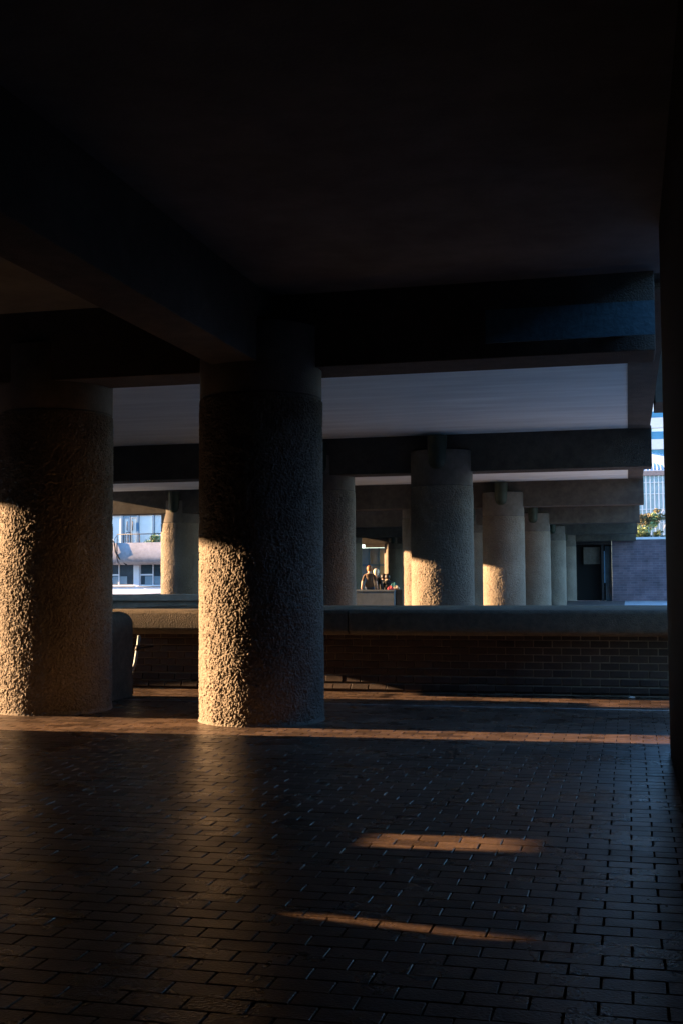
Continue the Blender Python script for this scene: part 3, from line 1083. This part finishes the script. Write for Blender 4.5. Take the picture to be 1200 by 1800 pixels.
def leaf_clump(name, centre, rad, n, leaf, m, parent=None, seed=0, stalk=True, updroop=0.3):
    rg = random.Random(seed)
    V, Fc, T = [], [], []
    c0 = Vector(centre) - (world_loc(parent) if parent is not None else Vector((0, 0, 0)))
    lobes = [(Vector((rg.gauss(0, .45) * rad[0], rg.gauss(0, .45) * rad[1], rg.gauss(0, .45) * rad[2])), rg.uniform(.3, .6)) for _ in range(9)]
    for i in range(n):
        lc, lr = rg.choice(lobes)
        dv = Vector((rg.gauss(0, 1), rg.gauss(0, 1), rg.gauss(0, 1)))
        dv.normalize()
        p = c0 + lc + Vector((dv.x * rad[0] * lr, dv.y * rad[1] * lr, dv.z * rad[2] * lr)) * rg.uniform(.6, 1.05)
        a = Vector((rg.gauss(0, 1), rg.gauss(0, 1), rg.gauss(updroop, .7))).normalized()
        b = a.cross(Vector((rg.gauss(0, 1), rg.gauss(0, 1), rg.gauss(0, 1)))).normalized()
        l = leaf * rg.uniform(.6, 1.4)
        b0 = len(V)
        V += [p - a * l, p + b * l * .28, p + a * l, p - b * l * .28]
        Fc.append((b0, b0 + 1, b0 + 2, b0 + 3))
        T.append(rg.random())
    me = bpy.data.meshes.new(name)
    me.from_pydata([tuple(q) for q in V], [], Fc)
    add_tone(me, T)
    return link(name, me, m, parent)


bx, bz = wpt(274, 948)
bp = thing('balcony_plant', (bx, YW * U - .6, z_bal1 - .25), 'small pale green plant on the rounded balcony', 'plant')
leaf_clump('foliage', (bx + .2, YW * U - .6, bz + .0), (.5, .3, .28), 420, .1, 'pale_leaf', bp, 3)
tube('stem', [(bx, YW * U - .6, z_bal1 - .25), (bx, YW * U - .6, bz)], .03, 'bark', bp, 6)

# ------------------------------------------------------------------ far right: shrub, conservatory, office block


def at(px, py, Y):
    v_ = fw + (px - 600) / CAM_F * r2 - (py - 900) / CAM_F * u2
    t = Y * U / v_.y
    return Vector((v_.x * t, Y * U, U + v_.z * t))


zc = 2.66 * U
q = at(1136, 938, 52.2)
sh = thing('shrub', (q.x, q.y, zc - .3), 'yellowish straggly shrub growing above the far brick wall', 'shrub')
for k, (dx, dz, rd, mm) in enumerate(((0, .85, (.75, .6, .6), 'pale_leaf'), (-.45, .35, (.55, .5, .5), 'pale_leaf'), (.5, 1.2, (.7, .5, .4), 'dry_leaf'), (-.3, 1.3, (.5, .5, .5), 'dry_leaf'))):
    leaf_clump('foliage', (q.x + dx, q.y, zc + dz), rd, 700, .13, mm, sh, 20 + k, True, .6)
for k in range(6):
    a = random.uniform(-.7, .7)
    tube('stem', [(q.x + a * .1, q.y, zc - .3), (q.x + a * .5, q.y, zc + .6), (q.x + a, q.y + .1, zc + 1.4)], [.05, .035, .012], 'bark', sh, 6)
qh = at(1150, 938, 51.4)
hg = thing('ivy_hedge', (qh.x, qh.y, zc - .2), 'low green hedge trailing along the top of the far brick wall', 'hedge')
for k in range(7):
    leaf_clump('foliage', (qh.x - 1.2 + k * .65, qh.y, zc + .08 + .1 * (k % 3)), (.5, .35, .26), 380, .09, 'leaf', hg, 40 + k)
tube('stem', [(qh.x - 1.2, qh.y, zc - .1), (qh.x + 2.6, qh.y, zc - .08)], .03, 'bark', hg, 6)

YC = 80.0
c0 = at(1105, 944, YC)
c1 = at(1300, 826, YC)
cv = thing('glasshouse', (c0.x, c0.y, 0), 'pale glazed conservatory with a close grid of white bars beyond the brick wall', 'glasshouse')
ZC0, ZC1 = c0.z - 6, at(1150, 836, YC).z
box('glass_wall', c0.x, c1.x, YC * U + .1, YC * U + .2, ZC0, ZC1, 'grey_pane', cv)
x = c0.x + .1
while x < c1.x:
    box('mullion', x - .055, x + .055, YC * U - .1, YC * U + .098, ZC0, ZC1, 'tower_panel', cv)
    x += .42
for py in (848, 868, 895, 919):
    z = at(1145, py, YC).z
    box('transom', c0.x, c1.x, YC * U - .06, YC * U + .09, z - .045, z + .045, 'tower_panel', cv)
for k in range(4):
    xa = at(1150, 900, YC).x + k * .84
    za, zb2 = at(1145, 895, YC).z, at(1145, 930, YC).z
    tube('brace', [(xa, YC * U - .16, za), (xa + .84, YC * U - .16, zb2)], .035, 'tower_panel', cv, 6)
    tube('brace', [(xa + .84, YC * U - .22, za), (xa, YC * U - .22, zb2)], .035, 'tower_panel', cv, 6)
box('fascia', c0.x, c1.x + 3, YC * U - .3, YC * U + .4, ZC1 + .002, at(1150, 828, YC).z, 'rust', cv)
# sloping white ribbed roof
zlo = at(1150, 827, YC).z
ro = Vector(world_loc(cv))
bm = bmesh.new()
pts = [(c0.x, YC * U - .2, zlo), (c1.x, YC * U - .2, zlo), (c1.x, YC * U + 6, zlo + .6), (c0.x, YC * U + 6, zlo + 3.0)]
vv = [bm.verts.new(Vector(p_) - ro) for p_ in pts] + [bm.verts.new(Vector(p_) - ro - Vector((0, 0, .15))) for p_ in pts]
for f in ((0, 1, 2, 3), (7, 6, 5, 4), (0, 4, 5, 1), (1, 5, 6, 2), (2, 6, 7, 3), (3, 7, 4, 0)):
    bm.faces.new([vv[i_] for i_ in f])
link('roof', mesh_from_bm(bm, 'roof'), 'tower_panel', cv)
for k in range(1, 30):
    t = k / 30
    xk = c0.x + (c1.x - c0.x) * t
    tube('roof_rib', [(xk, YC * U - .2, zlo + .03), (xk, YC * U + 6, zlo + 3.0 - 2.4 * t + .03)], .05, 'tower_panel', cv, 6)

YO = 110.0
o0 = at(1085, 900, YO)
ob = thing('office_block', (o0.x, YO * U, 0), 'white office block with bands of blue windows at the far right', 'building')
X0, X1 = o0.x, at(1330, 900, YO).x
box('shell', X0, X1, YO * U + .6, YO * U + 14, 0, at(1150, 640, YO).z, 'tower_panel', ob)
pitch = at(1150, 790, YO).z - at(1150, 828, YO).z
z0 = at(1150, 810, YO).z
for k in range(-5, 5):
    zb3 = z0 + k * pitch
    zt3 = zb3 + pitch * .53
    box('spandrel', X0, X1, YO * U, YO * U + .58, zt3 + .003, zb3 + pitch - .003, 'tower_panel', ob)
    wx = 2.4
    nx_ = int((X1 - X0) / wx)
    for i_ in range(nx_):
        xa = X0 + i_ * wx
        wn = box('window', xa + .05, xa + wx - .05, YO * U + .35, YO * U + .42, zb3, zt3, 'blue_pane', ob)
        rg = random.Random(i_ * 31 + k)
        if rg.random() < .8:
            dd = rg.uniform(.2, .55)
            box('blind', xa + .1, xa + wx - .15, YO * U + .30, YO * U + .34, zt3 - (zt3 - zb3) * dd, zt3 - .02, 'pale_pane', wn)
        box('mullion', xa - .05, xa + .05, YO * U + .15, YO * U + .5, zb3, zt3, 'tower_panel', ob)

wb.rotation_euler.z = math.radians(-4)
